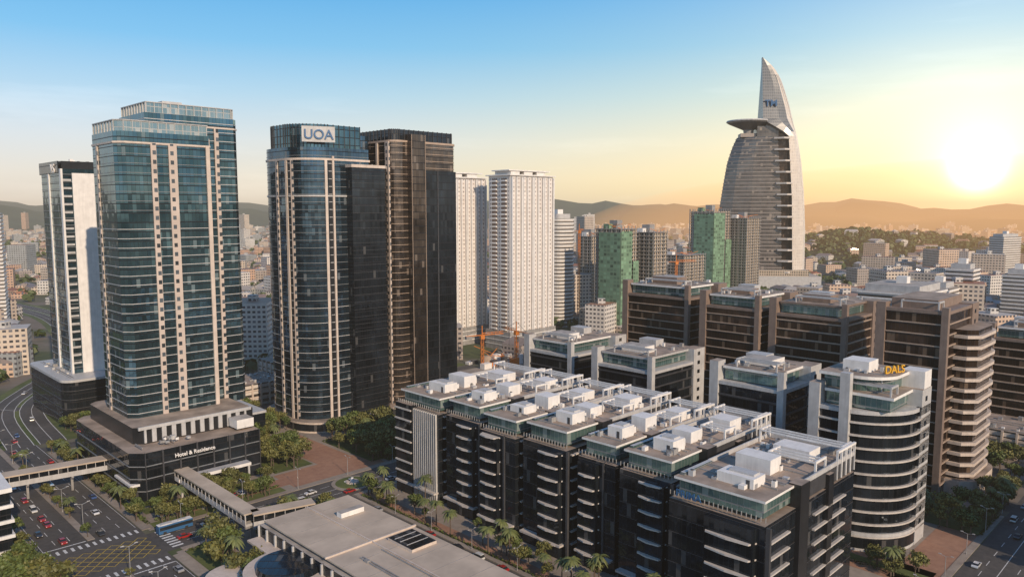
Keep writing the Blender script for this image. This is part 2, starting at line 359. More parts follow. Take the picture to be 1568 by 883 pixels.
def construction(name,x,y,w,d,z,rot,net):
    mb=MB(); mb.box(-w/2+1,w/2-1,-d/2+1,d/2-1,0,z,'beige','grey')
    zz=3.2
    while zz<z+1: mb.box(-w/2,w/2,-d/2,d/2,zz,zz+.35,'grey'); zz+=3.2
    for i in range(int(w/5)+1):
        for yy in (-d/2+.2,d/2-.6): mb.box(-w/2+i*5,-w/2+i*5+.5,yy,yy+.4,0,z+2.5,'grey')
    for i in range(int(d/5)+1):
        mb.box(-w/2+.1,-w/2+.5,-d/2+i*5,-d/2+i*5+.5,0,z+2.5,'grey')
    if net:
        mb.box(-w/2-.8,-w/2-.5,-d/2,d/2*.6,4,z-3,'net'); mb.box(-w/2-.6,w/2*.2,-d/2-.8,-d/2-.5,4,z-2,'net'); mb.box(w/2*.35,w/2,-d/2-.8,-d/2-.5,8,z*.7,'net')
    mb.box(-3,4,-3,5,z,z+7,'grey'); mb.box(-w/2+2,-w/2+7,0,6,z,z+4,'net' if net else 'white')
    for i in range(8): mb.beam((R.uniform(-w/2,w/2),R.uniform(-d/2,d/2),z),(R.uniform(-w/2,w/2),R.uniform(-d/2,d/2),z+4),.3,'orange')
    mb.build(name,(0,0),rot,False,(x,y,0))
construction('scaffolded_building',88,640,24,28,90,.785,True)
construction('scaffolded_building',118,655,22,26,86,.785,False)
construction('scaffolded_building',222,850,38,30,104,.785,True)
construction('scaffolded_building',262,862,34,28,96,.785,False)
construction('concrete_frame_building',172,765,40,30,60,.785,False)
construction('concrete_frame_building',76,735,16,16,80,.785,False)
def crane(x,y,h,ang,jl=38):
    mb=MB(); w=1.6
    for sx in(-1,1):
        for sy in(-1,1): mb.beam((sx*w/2,sy*w/2,0),(sx*w/2,sy*w/2,h),.28,'orange')
    z=0
    while z<h-3:
        for (p,q) in (((-1,-1),(1,-1)),((1,-1),(1,1)),((1,1),(-1,1)),((-1,1),(-1,-1))):
            mb.beam((p[0]*w/2,p[1]*w/2,z),(q[0]*w/2,q[1]*w/2,z+3),.18,'orange')
        z+=3
    mb.box(-1.4,1.4,-1.4,1.4,h,h+2.4,'orange'); mb.beam((0,0,h+2),(0,0,h+9),.5,'orange')
    for yy in(-.7,.7): mb.beam((-12,yy,h+2.6),(jl,yy,h+2.6),.3,'orange')
    mb.beam((0,0,h+4),(jl,0,h+4),.3,'orange')
    for i in range(int(jl/3)): mb.beam((i*3,-.7,h+2.6),(i*3+1.5,0,h+4),.16,'orange'); mb.beam((i*3+1.5,0,h+4),(i*3+3,.7,h+2.6),.16,'orange')
    mb.beam((0,0,h+9),(jl*.7,0,h+4),.15,'dgrey'); mb.beam((0,0,h+9),(-11,0,h+3),.15,'dgrey')
    mb.box(-12,-8,-1.2,1.2,h+.4,h+2.6,'grey'); mb.beam((jl*.6,0,h+2.6),(jl*.6,0,h-12),.1,'dgrey')
    mb.build('tower_crane',(0,0),ang,False,(x,y,0))
crane(-20,500,20,.5,16); crane(3,505,22,2.2,14); crane(62,700,84,1.2,14); crane(150,690,56,.3,20)
crane(-455,800,75,.4)
mb=MB(); r=random.Random(4)
for i in range(34):
    x=r.uniform(-30,30);y=r.uniform(-14,14); mb.box(x,x+r.uniform(2,7),y,y+r.uniform(2,5),0,r.uniform(1.5,7),r.choice(['grey','lgrey','orange','tan','white','dgrey']))
for i in range(18): mb.beam((r.uniform(-26,26),r.uniform(-14,14),0),(r.uniform(-26,26),r.uniform(-14,14),r.uniform(5,13)),.35,r.choice(['orange','grey']))
mb.build('construction_yard',(0,0),.785,False,(-2,520,0))
# ------------------------------------------------------------ sail tower
def sail():
    mb=MB()
    def itp(t,z):
        for (z0,v0),(z1,v1) in zip(t,t[1:]):
            if z<=z1: return v0+(v1-v0)*(z-z0)/(z1-z0)
        return t[-1][1]
    Rt=[(0,59),(80,57.5),(130,54),(170,49),(200,43),(225,37),(245,32),(261,27),(278,21),(293,13),(303,5),(311,-5)]
    Lt=[(0,-60),(60,-59.5),(106,-57),(140,-52.5),(170,-48),(190,-42),(204,-36)]
    Sp=[(0,34),(120,29),(225,20)]
    def body(z):
        L=itp(Lt,z); S=itp(Sp,z)-8; w=S-L
        return [(L,2),(L+w*.2,-9),(L+w*.5,-16),(L+w*.8,-19),(S,-20),(S,18),(L+w*.6,20),(L+w*.2,14)]
    def blade(z):
        r=itp(Rt,z); l=itp(Sp,z)+6 if z<206 else max(-6,itp(Sp,z)+6-(z-206)*1.6) if z<224 else -6
        l=min(l,r-1.2); w=r-l; k=1 if z<220 else max(.15,(312-z)/92)
        return [(l,-22*k),(l+w*.5,-20*k),(l+w*.78,-14*k),(r,-3*k),(r,3*k),(l+w*.7,16*k),(l,20*k)]
    zs=list(range(0,200,8))+[204]
    for z,z2 in zip(zs,zs[1:]):
        mb.prism(body(z),z,z2,'tmbody','roofgrey',False,body(z2),0,z2==204)
    for z in range(6,204,5): mb.prism(offset(body(z),.4),z,z+1.0,'tmband')
    zs=list(range(0,306,6))+[311]
    for z,z2 in zip(zs,zs[1:]):
        up=z>=206
        mb.prism(blade(z),z,z2,['tmgrey' if up else 'tmblade','tmgrey' if up else 'tmblade','tmblade','tmblade','tmblade','tmblade','tmgrey'],'lgrey',False,blade(z2),0,z2==311)
    for z in range(0,206,8):
        s=itp(Sp,z); mb.box(s-9,s+7,-14,14,z,z+8,'bronze','roofgrey')
    for z in list(range(20,204,15)):
        s=itp(Sp,z); mb.prism([(s-14,-24),(s-2,-30),(s+7,-25),(s+7,-12),(s-14,-12)],z,z+2.2,'band')
    mb.box(-12,16,-15,14,204,218,'tmbody','roofgrey'); mb.box(0,20,-12,12,218,228,'tmbody','roofgrey')
    mb.box(-33,-4,-11,11,204,209,'tmband','roofgrey')
    for (r0,r1,z0,z1,m) in ((6,7,207,214,'grey'),(7,27,214,223,'dgrey'),(27,30,223,225,'grey'),(30,29.4,225,226.6,'lgrey')): mb.cyl(-21,0,z0,z1,r0,r1,m,28)
    for t0 in (.5,.7,.88):
        for z in range(0,288,8):
            p,q=blade(z),blade(z+8)
            A=Vector((*p[1],z)).lerp(Vector((*p[3],z)),t0); B=Vector((*q[1],z+8)).lerp(Vector((*q[3],z+8)),t0)
            mb.beam(A+Vector((.8,-1.4,0)),B+Vector((.8,-1.4,0)),.6,'white')
    o=mb.build('sail_shaped_tower',(0,0),-.12,False,(346,1056,0))
    sign(o,(0,0),'TM',(4.5,-16.8,244),270,12,'blue_sign',.8)
    mb=MB(); mb.box(-70,75,-40,30,0,16,'lgrey','roofgrey'); mb.box(-50,60,-34,24,16,24,'beige','roofgrey'); mb.build('tower_podium',(0,0),-.12,False,(346,1062,0))
sail()
# ------------------------------------------------------------ black office row
def rowblock(a0,a1,b0,b1,z,seed,style):
    r=random.Random(seed); mb=MB(); c=((a0+a1)/2,(b0+b1)/2); zt=z-5; w=b1-b0
    P=rr(a0,a1,b0,b1); mb.prism(P,0,zt,'dark','tan')
    mb.bands(P,4,zt,4,.12,.06,'dgrey')
    p,q=(a0,b1),(a0,b0)
    if style==1:
        mb.box(a0-1.2,a0+4,b1-w*.4,b1,0,zt+1,'dark','tan')
        mb.fins((a0,b1-w*.42),(a0,b0+1),0,zt,1.15,.3,.8,'lgrey')
        for zz in range(4,int(zt),4): mb.strip((a0-1.2,b1),(a0-1.2,b1-w*.4),0,w*.4,zz,zz+.5,.5,'band')
    else:
        s0=w*(.08 if style%2 else .42); s1=s0+w*.5; k=1.6
        mb.strip(p,q,s0,s1,0,zt-1,k,'dark'); 
        for zz in range(4,int(zt),4):
            mb.prism([(a0-k-.7,b1-s0-.8),(a0-k-1.3,b1-(s0+s1)/2),(a0-k-.7,b1-s1+.8),(a0,b1-s1-.2),(a0,b1-s0+.2)],zz,zz+.4,'band')
        mb.strip(p,q,s1+w*.1,s1+w*.14,0,zt,.5,'dgrey')
    for zz in range(4,int(zt),4):
        mb.strip((a0,b0),(a1,b0),2,12,zz,zz+.4,.8,'band')
        if style==8: mb.strip((a0,b0),(a1,b0),26,46,zz,zz+.4,.8,'band')
    mb.box(a0+16,a0+21,b0-1.2,b0+2,0,z+1,'black','tan'); mb.box(a0+34,a0+37,b0-.8,b0+2,0,z-1,'black','tan')
    mb.bands(P,zt,zt+.5,9,.9,.35,'band')
    mb.prism(rr(a0+2.2,a0+17,b0+1.5,b1-1.5),zt+.9,z,'green','tan'); mb.prism(rr(a0+1,a0+18,b0+.6,b1-.6),z,z+.6,'white','tan')
    mb.prism(rr(a0+18,a1,b0+.2,b1-.2),zt+.5,z-.4,'dgrey','tan'); 
    for (x0,x1,y0,y1) in ((a0+18,a1,b0+.2,b0+.6),(a0+18,a1,b1-.6,b1-.2),(a1-.4,a1,b0+.6,b1-.6)): mb.box(x0,x1,y0,y1,z-.45,z+.8,'lgrey')
    mb.fins((a0+.2,b1),(a0+.2,b0),zt+.8,zt+2,1.2,.12,0,'steel')
    x=a0+6+r.random()*2; h=r.uniform(3.0,4.0); y=b0+w*.24
    mb.box(x,x+6,y,y+w*.38,z+.55,z+h,'white','white'); mb.box(x+2,x+5,y+1,y+w*.3,z+h,z+h+.5,'lgrey')
    mb.box(x+6,x+9,y+w*.1,y+w*.45,z+.55,z+h-1.4,'white','lgrey'); mb.box(x-.06,x,y+1,y+2,z+.6,z+2.7,'dgrey')
    mb.box(a0+3,a0+16.5,b1-2.4,b1-1.2,z+.6,z+1.3,'green','lgrey')
    x=a0+21; y=b0+w*r.uniform(.3,.45); mb.box(x,x+6,y,y+w*.38,z-.5,z+r.uniform(2.6,4),'white')
    mb.box(x+6,x+8,y+w*.1,y+w*.3,z-.5,z+2,'lgrey')
    x=a0+38; y=b0+w*.25; mb.box(x,x+7,y,y+w*.4,z-.5,z+r.uniform(2.4,3.6),'white'); 
    pergola(mb,a0+29.5,a0+36,b0+1,b0+w*.55,z-.45,z+2.6,'white')
    pergola(mb,a1-7,a1-.5,b0+.8,b1-.8,z-.45,z+3,'white')
    mb.fins((a1-12,b0+.2),(a1,b0+.2),z-4.4,z+3,3,.4,.3,'white'); mb.box(a1-12,a1,b0-.2,b0+.5,z+3,z+3.6,'white')
    clutter(mb,a0+19,a1-1,b0+1,b1-1,z-.4,20,seed)
    clutter(mb,a0+2,a0+17,b0+1,b1-1,z+.6,7,seed+3)
    mb.strip(p,q,.5,w-.5,4,4.6,2.2,'band'); 
    return mb.build('black_office_block',c),c
br=[(205,229),(185,202),(165.5,182),(145,163),(128,142),(108,125)]
for i,(b0,b1) in enumerate(br): rowblock(168+(.0,1,-1,0,2,0)[i],224,b0,b1,38.2+(0,.6,0,.6,-.4,.3)[i],20+i,i+1)
o,c=rowblock(161,214,78,104,37.8,31,8)
sign(o,c,'PRIMA',(160.2,98,34.2),180,2.6,'blue_sign',.1)
mb=MB()
for (b0,b1) in ((229,232),(202,205),(182,185),(163,165.5),(142,145),(125,128)): mb.box(174,222,b0+.01,b1-.01,0,30,'black','tan')
mb.build('office_row_links',(198,180))
# ------------------------------------------------------------ office mid-rises
def office(a0,a1,b0,b1,z,gl,bm,seed,rc=0,bh=.9,core='taupe',bd=.45,pen=True,fh=4):
    r=random.Random(seed); mb=MB(); c=((a0+a1)/2,(b0+b1)/2); zt=z-5 if pen else z
    P=rr(a0,a1,b0,b1,(rc,0,0,0),14); mb.prism(P,0,zt,gl,'tan'); mb.bands(P,4.5,zt-1,fh,bh,bd,bm)
    w=b1-b0; mb.bands(P,zt-.6,zt,9,1.2,.6,core)
    mb.box(a0-1,a0+4,b1-2.6,b1+.8,0,z+2.5,core,'tan')
    mb.box(a1-8,a1+.8,b0-.9,b0+5,0,z+1,core,'tan')
    if rc==0: mb.box(a0-.9,a0+1.4,b0-.9,b0+1.4,0,z+2,core,'tan'); 
    for zz in range(6,int(z),4): mb.strip((a1-8,b0-.9),(a1+.8,b0-.9),3,5,zz,zz+1.6,.05,'dark')
    if pen:
        mb.prism(rr(a0+2.6,a1-3,b0+3.4,b1-3.4),zt+1,z,'green','tan')
        mb.prism(rr(a0+1.2,a1-1.5,b0+2,b1-3.3),z,z+.9,'white' if r.random()<.6 else core,'tan')
    zr=z+.9 if pen else z+.6
    mb.box(a0+8,a0+8+r.uniform(7,11),b0+w*.3,b0+w*.3+w*.4,zr,zr+r.uniform(2.5,4),'taupe' if core=='taupe' else 'white','roofgrey')
    mb.box(a1-14,a1-8,b0+w*.5,b0+w*.8,zr,zr+3,'lgrey')
    pergola(mb,a0+2,a0+8,b0+3,b0+w*.7,zr,zr+2.4,'lgrey')
    clutter(mb,a0+3,a1-3,b0+3,b1-4,zr,14,seed)
    return mb,c
def ob(name,*a,**k):
    mb,c=office(*a,**k); return mb.build(name,c),c
ob('mid_rise_office',260,300,222,250,44,'dark','dgrey',41,core='lgrey',bh=.5)
ob('mid_rise_office',257,296,176,206,44,'dark','dgrey',42,core='lgrey',bh=.5)
ob('mid_rise_office',240,268,112,138,50,'dark','dgrey',43,core='lgrey',bh=.6)
ob('bronze_office_block',330,366,205,244,66,'bronze','bandw',44,bh=.4)
ob('bronze_office_block',322,360,163,192,65,'bronze','bandw',45,bh=.4)
ob('bronze_office_block',325,362,125,158,64,'bronze','bandw',46,bh=.5)
ob('bronze_office_block',414,446,60,92,50,'bronze','bandw',47,bh=.6)
mb,c=office(236,262,74,100,49,'dark','band',50,rc=17,bh=.5,core='lgrey',bd=.9)
mb.box(234.6,237,88,91,0,56,'lgrey'); mb.prism(rr(240,259,80,98,(10,0,0,0),8),44,54,'green','tan'); mb.prism(rr(238,261,78,99,(10,0,0,0),8),54,55,'white','tan')
mb.prism(offset(rr(236,262,74,100,(17,0,0,0),14),.7),0,6,'lgrey'); mb.prism(offset(rr(236,262,74,100,(17,0,0,0),14),.75),1,5,'dark')
mb.box(256,262.6,73.3,80,44,55.5,'white'); mb.box(244,252,86,94,55,58.5,'white'); clutter(mb,241,260,80,97,55,8,9)
for zz in range(6,44,4): mb.box(253,262.7,73.1,74.5,zz,zz+2.6,'dark')
o=mb.build('curved_corner_office',c)
sign(o,c,'DALS',(249,80,55.3),245,3.4,'yellow')
mb,c=office(300,338,80,103,69,'bronze','bandw',52,rc=0,bh=.4,pen=False)
Pb=rr(312,342,73,90,(3,9,0,0),12); mb.prism(Pb,0,62,'bronze','tan'); mb.bands(Pb,3,61,4,1.1,1.3,'cream'); mb.box(304,334,84,100,69.6,73,'taupe','tan')
Pb=offset(Pb,3); mb.prism(Pb,0,6,'cream','tan')
mb.build('balcony_tower',c)
def low(name,a0,a1,b0,b1,z,seed):
    mb=MB(); c=((a0+a1)/2,(b0+b1)/2); P=rr(a0,a1,b0,b1); mb.prism(P,0,z,'stripe','tan'); mb.bands(P,4,z+.5,4,.9,.5,'cream')
    for i in range(len(P)): mb.fins(P[i],P[(i+1)%4],0,z,5,.8,.8,'cream')
    clutter(mb,a0,a1,b0,b1,z,16,seed); mb.box(a0+4,a0+12,b0+4,b0+10,z,z+3.5,'white'); mb.build(name,c)
low('low_rise_terrace',372,400,48,86,12,3); low('low_rise_terrace',352,368,30,50,10,4); low('low_rise_terrace',405,440,20,52,14,5)
low('low_rise_terrace',170,205,384,410,12,6); low('low_rise_terrace',212,240,392,430,16,7); low('low_rise_terrace',150,180,430,470,10,8); low('low_rise_terrace',262,300,384,410,14,9)
for (x,y,w,d,z,rot) in ((735,1130,46,20,66,.5),(812,1130,46,20,70,.5),(430,640,30,18,52,.8),(300,560,34,22,40,.785),(335,590,26,20,46,.785),(520,760,60,18,36,.6),(370,620,20,20,58,.785)):
    striped('apartment_block',x,y,w,d,z,rot)
# ------------------------------------------------------------ mall podium foreground
def mall():
    mb=MB(); c=(112,150); P=rr(100,131,60,206); mb.prism(P,0,13,'dark','roofgrey'); mb.bands(P,13,13.5,9,1,.8,'cream')
    mb.prism(offset(P,-1),13.9,14.3,'malltan','malltan')
    for b in range(64,204,9): mb.box(101.5,129.5,b,b+.12,14.3,14.36,'grey')
    mb.box(100.5,130.5,170,170.5,14.3,14.8,'cream'); mb.box(115,115.35,62,205,14.3,14.7,'cream')
    mb.box(118,126,190,192.5,14.3,15.8,'white','roofgrey'); 
    mb.box(119,127.5,157,168,14.3,15.1,'cream','black'); mb.box(119.6,126.9,157.6,167.4,15.1,15.2,'dark')
    for b in (160,163,165.5): mb.box(119.6,126.9,b,b+.2,15.2,15.3,'lgrey')
    mb.fins((131,60),(131,206),0,13,5,.5,.6,'lgrey'); mb.fins((100,206),(100,60),0,13,5,.5,.6,'lgrey'); mb.fins((131,206),(100,206),0,13,5,.5,.6,'lgrey')
    mb.box(131,135,100,200,4.6,5.1,'lgrey')
    mb.box(96,100,150,206,9,9.6,'cream'); clutter(mb,104,116,100,165,14.3,9,8)
    mb.build('shopping_mall',c)
    mb=MB(); mb.cyl(0,0,0,9,11,11,'dark',36); mb.cyl(0,0,9,10,12.2,12.2,'cream',36); mb.cyl(0,0,10,11.5,9,8.5,'dark',36); mb.cyl(0,0,4,4.5,11.6,11.6,'cream',36)
    mb.cyl(-16,2,0,6,7,7,'white',24); mb.cyl(-16,2,6,6.8,8,7.6,'cream',24)
    mb.build('round_glass_pavilion',(0,0),0,False,(-60,196,0))
mall()
def bridge(p,q,z,w,name='covered_footbridge'):
    L=math.dist(p,q); ang=math.atan2(q[1]-p[1],q[0]-p[0]); mb=MB()
    mb.box(0,L,-w/2,w/2,z-.8,z,'lgrey'); mb.box(0,L,-w/2-.3,w/2+.3,z+3,z+3.5,'malltan','malltan'); mb.box(.1,L-.1,-w/2+.1,w/2-.1,z+1.2,z+3,'dark')
    mb.fins((0,-w/2),(L,-w/2),z,z+3,3,.2,.1,'lgrey'); mb.fins((L,w/2),(0,w/2),z,z+3,3,.2,.1,'lgrey')
    mb.box(0,L,-w/2,-w/2+.1,z,z+1.1,'lgrey'); mb.box(0,L,w/2-.1,w/2,z,z+1.1,'lgrey')
    n=int(L/16)+1
    for i in range(n+1):
        x=min(L-.8,i*L/n); mb.box(x,x+.8,-.6,.6,0,z-.8,'grey'); mb.box(x,x+.8,-w/2,w/2,z-1.5,z-.8,'grey')
    mb.build(name,(0,0),ang,False,(*p,0))
bridge((-128,279),(-83,233),6.5,4.6); bridge((-83,233),(-66,243),6.5,4.6); bridge((-225,236),(-156,287),7,6)
mb=MB(); P=rr(-60,0,-40,12); mb.prism(P,0,23,'dark','tan'); mb.bands(P,4.5,23,4.6,1.0,.7,'white'); mb.bands(P,23,24,9,1.3,.6,'white'); mb.box(.7,1,-6,6,14,18,'green_sign'); mb.box(-25,-12,-20,0,23,27,'white'); clutter(mb,-58,-1,-39,11,23.9,20,3)
o=mb.build('street_corner_shop_building',(0,0),.75,False,(-176,246,0)); sign(o,(0,0),'LONDON',(1.1,0,14.8),0,2.6,'white')
# ------------------------------------------------------------ ground, roads
def gmat():
    m,nt,p=newmat('ground_cover')
    n1=noise(nt,.012,6); n2=noise(nt,.12,4)
    f=mth(nt,'MULTIPLY_ADD',n1,5,-2.0,True)
    urb=mixc(nt,n2,(.11,.095,.08),(.24,.2,.16)); veg=mixc(nt,n2,(.025,.045,.015),(.09,.11,.04))
    setv(nt,p.inputs['Base Color'],mixc(nt,f,urb,veg)); p.inputs['Roughness'].default_value=.9; return m
def surf(name,c1,c2,scale,rough=.85):
    m,nt,p=newmat(name); n=mth(nt,'MULTIPLY_ADD',noise(nt,scale,5,rough=.65),2.4,-.7,True)
    n3=noise(nt,scale*.08,2)
    c=mixc(nt,mth(nt,'MULTIPLY_ADD',n,.6,mth(nt,'MULTIPLY_ADD',n3,1.6,-.6,True),True),c1,c2); setv(nt,p.inputs['Base Color'],c); p.inputs['Roughness'].default_value=rough; return m
M['ground']=gmat(); M['asphalt']=surf('asphalt',(.045,.043,.042),(.11,.1,.092),.5); M['lawn']=surf('lawn_grass',(.04,.065,.014),(.14,.16,.045),.3)
M['brick']=surf('brick_paving',(.24,.12,.08),(.4,.23,.15),.4); M['pave']=surf('concrete_paving',(.2,.165,.14),(.36,.31,.26),.4)
M['mark']=plain('road_paint_white',(.7,.7,.68),.7,.3,2,streak=False); M['marky']=plain('road_paint_yellow',(.6,.42,.05),.7,.3,2,streak=False)
M['forest']=surf('forest_slope',(.015,.03,.015),(.05,.07,.03),.05)
g=MB()
g.face([(-14000,-14000,0),(14000,-14000,0),(14000,14000,0),(-14000,14000,0)],'ground'); g.build('ground',(0,0),0,False)
def sheets(name,rects,z,m,rot=math.pi/4,th=None):
    mb=MB()
    for r in rects:
        P=rr(*r) if len(r)==4 and not isinstance(r[0],tuple) else list(r)
        if th: mb.prism(P,z-th,z,m)
        else: mb.face([(x,y,z) for x,y in P],m)
    return mb.build(name,(0,0),rot,False)
sheets('plaza_paving',[(86,420,256,372),(152,420,62,236),(86,136,40,234)],.03,'pave')
sheets('brick_path',[(140,182,258,275),(160,176,275,320),(100,140,262,270),(154,158,60,236),(225,238,62,236),(226,300,60,72),(226,240,256,300)],.08,'brick')
sheets('road',[(56,84,-200,236),(56,84,254,900),(84,620,236,254),(84,620,40,58),(139,151,58,236),(56,84,236,254),(306,318,58,236),(318,620,106,116),(84,340,374,382),(140,148,382,560)],.05,'asphalt')
kerbs=[]
for r in ((84.2,87,258,372),(84.2,87,62,232),(88,300,254.3,256.6),(88,136,233.4,235.8),(151.3,153.2,62,233),(136.6,138.8,62,233),(155,300,233.4,235.8),(88,300,58.3,60.5),(68.9,71.1,262,880),(68.9,71.1,-150,228),(100,600,36.5,39.6),(53.6,55.8,-150,900)): kerbs.append(r)
sheets('kerbed_pavement',kerbs,.2,'pave',th=.19)
mk=[]
for b in list(range(-100,226,9))+list(range(266,860,9)):
    for a in (60.6,64.8,75.3,79.6): mk.append((a,a+.18,b,b+4))
for a in list(range(92,600,9)):
    for b in (240.5,249.4,45,53): mk.append((a,a+4,b,b+.18))
    mk.append((a,a+9,244.9,245.1)); mk.append((a,a+9,48.9,49.1))
for b in range(60,230,8): mk.append((144.9,145.1,b,b+4))
for i in range(13): mk.append((57+i*2.1,57.8+i*2.1,257,260)); mk.append((57+i*2.1,57.8+i*2.1,230,233))
for i in range(8): mk.append((86.5,90,238+i*2.1,239+i*2.1))
mk+=[(56.5,68.5,262,262.5),(71.5,83.5,227.5,228)]
for b in (56.4,83.4): mk.append((b,b+.15,262,880)); mk.append((b,b+.15,-150,228))
sheets('road_markings',mk,.062,'mark')
my=[]
for i in range(-5,8):
    x0=57+i*4; 
    p=(max(57,x0),237+max(0,57-x0)); L=min(83-p[0],253-p[1])
    if L>1: my.append([(p[0],p[1]),(p[0]+.3,p[1]),(p[0]+L+.3,p[1]+L),(p[0]+L,p[1]+L)])
    p=(max(57,x0),253-max(0,57-x0)); L=min(83-p[0],p[1]-237)
    if L>1: my.append([(p[0],p[1]),(p[0]+L,p[1]-L),(p[0]+L+.3,p[1]-L),(p[0]+.3,p[1])])
sheets('yellow_box_marking',my,.062,'marky')
sheets('lawn',[(88,136,257,262),(90,138,271,277),(86,89.5,280,372),(69.3,70.7,262,880),(142,159,277,318),(178,205,262,300),(88,99,62,232),(110,134,212,232),(153,154,62,232),(184,224,258,262),(208,240,262,303),(230,234,62,110),(276,300,60,110),(300,345,61,68),(-40,53.5,-100,700),(280,300,110,236),(150,340,384,392)],.13,'lawn')
mb=MB(); mb.cyl(0,0,.05,.35,8,8,'pave',36); mb.cyl(0,0,.35,.55,6.5,6.2,'lawn',36); mb.cyl(0,0,.5,1.1,2.6,2.4,'cream',24); mb.cyl(0,0,1.1,2.4,.8,.5,'white',12); x,y=W(158,246); mb.build('roundabout_fountain',(0,0),0,False,(x,y,0))
HW=[(-215,334),(-262,392),(-282,450),(-300,520),(-360,620),(-470,760),(-640,900)]
HW2=[(-262,392),(-330,410),(-420,440),(-560,500),(-760,560)]
mb=MB()
def spl(pts):
    c=[]
    for i in range(len(pts)-1):
        p0=pts[max(0,i-1)];p1=pts[i];p2=pts[i+1];p3=pts[min(len(pts)-1,i+2)]
        for k in range(6):
            t=k/6; c.append(tuple(.5*((2*p1[j])+(-p0[j]+p2[j])*t+(2*p0[j]-5*p1[j]+4*p2[j]-p3[j])*t*t+(-p0[j]+3*p1[j]-3*p2[j]+p3[j])*t**3) for j in (0,1)))
    c.append(pts[-1]); return c
def strip_pts(pts,w,z,m,off=0):
    c=spl(pts); L=[];Rr=[]
    for i,p in enumerate(c):
        q=c[min(i+1,len(c)-1)];o=c[max(0,i-1)];d=math.dist(q,o);n=(-(q[1]-o[1])/d,(q[0]-o[0])/d)
        L.append((p[0]+n[0]*(off+w/2),p[1]+n[1]*(off+w/2),z));Rr.append((p[0]+n[0]*(off-w/2),p[1]+n[1]*(off-w/2),z))
    for i in range(len(c)-1): mb.face([L[i],Rr[i],Rr[i+1],L[i+1]],m)
strip_pts(HW,34,.07,'lawn'); strip_pts(HW,11,.09,'asphalt',6.5); strip_pts(HW,11,.09,'asphalt',-6.5)
for k in (6.5,-6.5): strip_pts(HW,.25,.11,'mark',k)
for k in (1.2,-1.2,11.6,-11.6): strip_pts(HW,.3,.12,'mark',k)
strip_pts(HW2,12,.08,'asphalt'); strip_pts(HW2,.25,.1,'mark'); mb.build('highway',(0,0),0,False)
HP=spl(HW)+spl(HW2)
# ------------------------------------------------------------ hills
def hills():
    import mathutils
    nz=mathutils.noise
    mb=MB(); na=150; radii=[4300,4800,5400,6000,6600,7400,8200,9500]; V=[]
    for j,r in enumerate(radii):
        row=[]
        for i in range(na+1):
            az=math.radians(-75+150*i/na); x,y=r*math.sin(az),r*math.cos(az)
            e=[0,.35,.75,1,.8,1.15,1,0][j]
            h=e*(122+85*nz.noise(Vector((x/900,y/900,1)))+60*nz.noise(Vector((x/350,y/350,5)))+25*nz.noise(Vector((x/130,y/130,9))))
            row.append((x,y,max(0,h)-2))
        V.append(row)
    for j in range(len(radii)-1):
        for i in range(na): mb.face([V[j][i],V[j][i+1],V[j+1][i+1],V[j+1][i]],'forest')
    mb.build('hills',(0,0),0,False)
    mb=MB(); cx,cy=820,1750; N=40
    H=lambda x,y:max(0,50*math.exp(-((x/420)**2+(y/260)**2))*(1+.5*nz.noise(Vector((x/150,y/150,2))))-4)
    for i in range(N):
        for j in range(N):
            q=[(-900+1800*(i+di)/N,-600+1200*(j+dj)/N) for di,dj in((0,0),(1,0),(1,1),(0,1))]
            mb.face([(a,b,H(a,b)-.2) for a,b in q],'forest')
    mb.build('wooded_hill',(0,0),0,False,(cx,cy,0))
    return lambda X,Y:H(X-cx,Y-cy)
HH=hills()
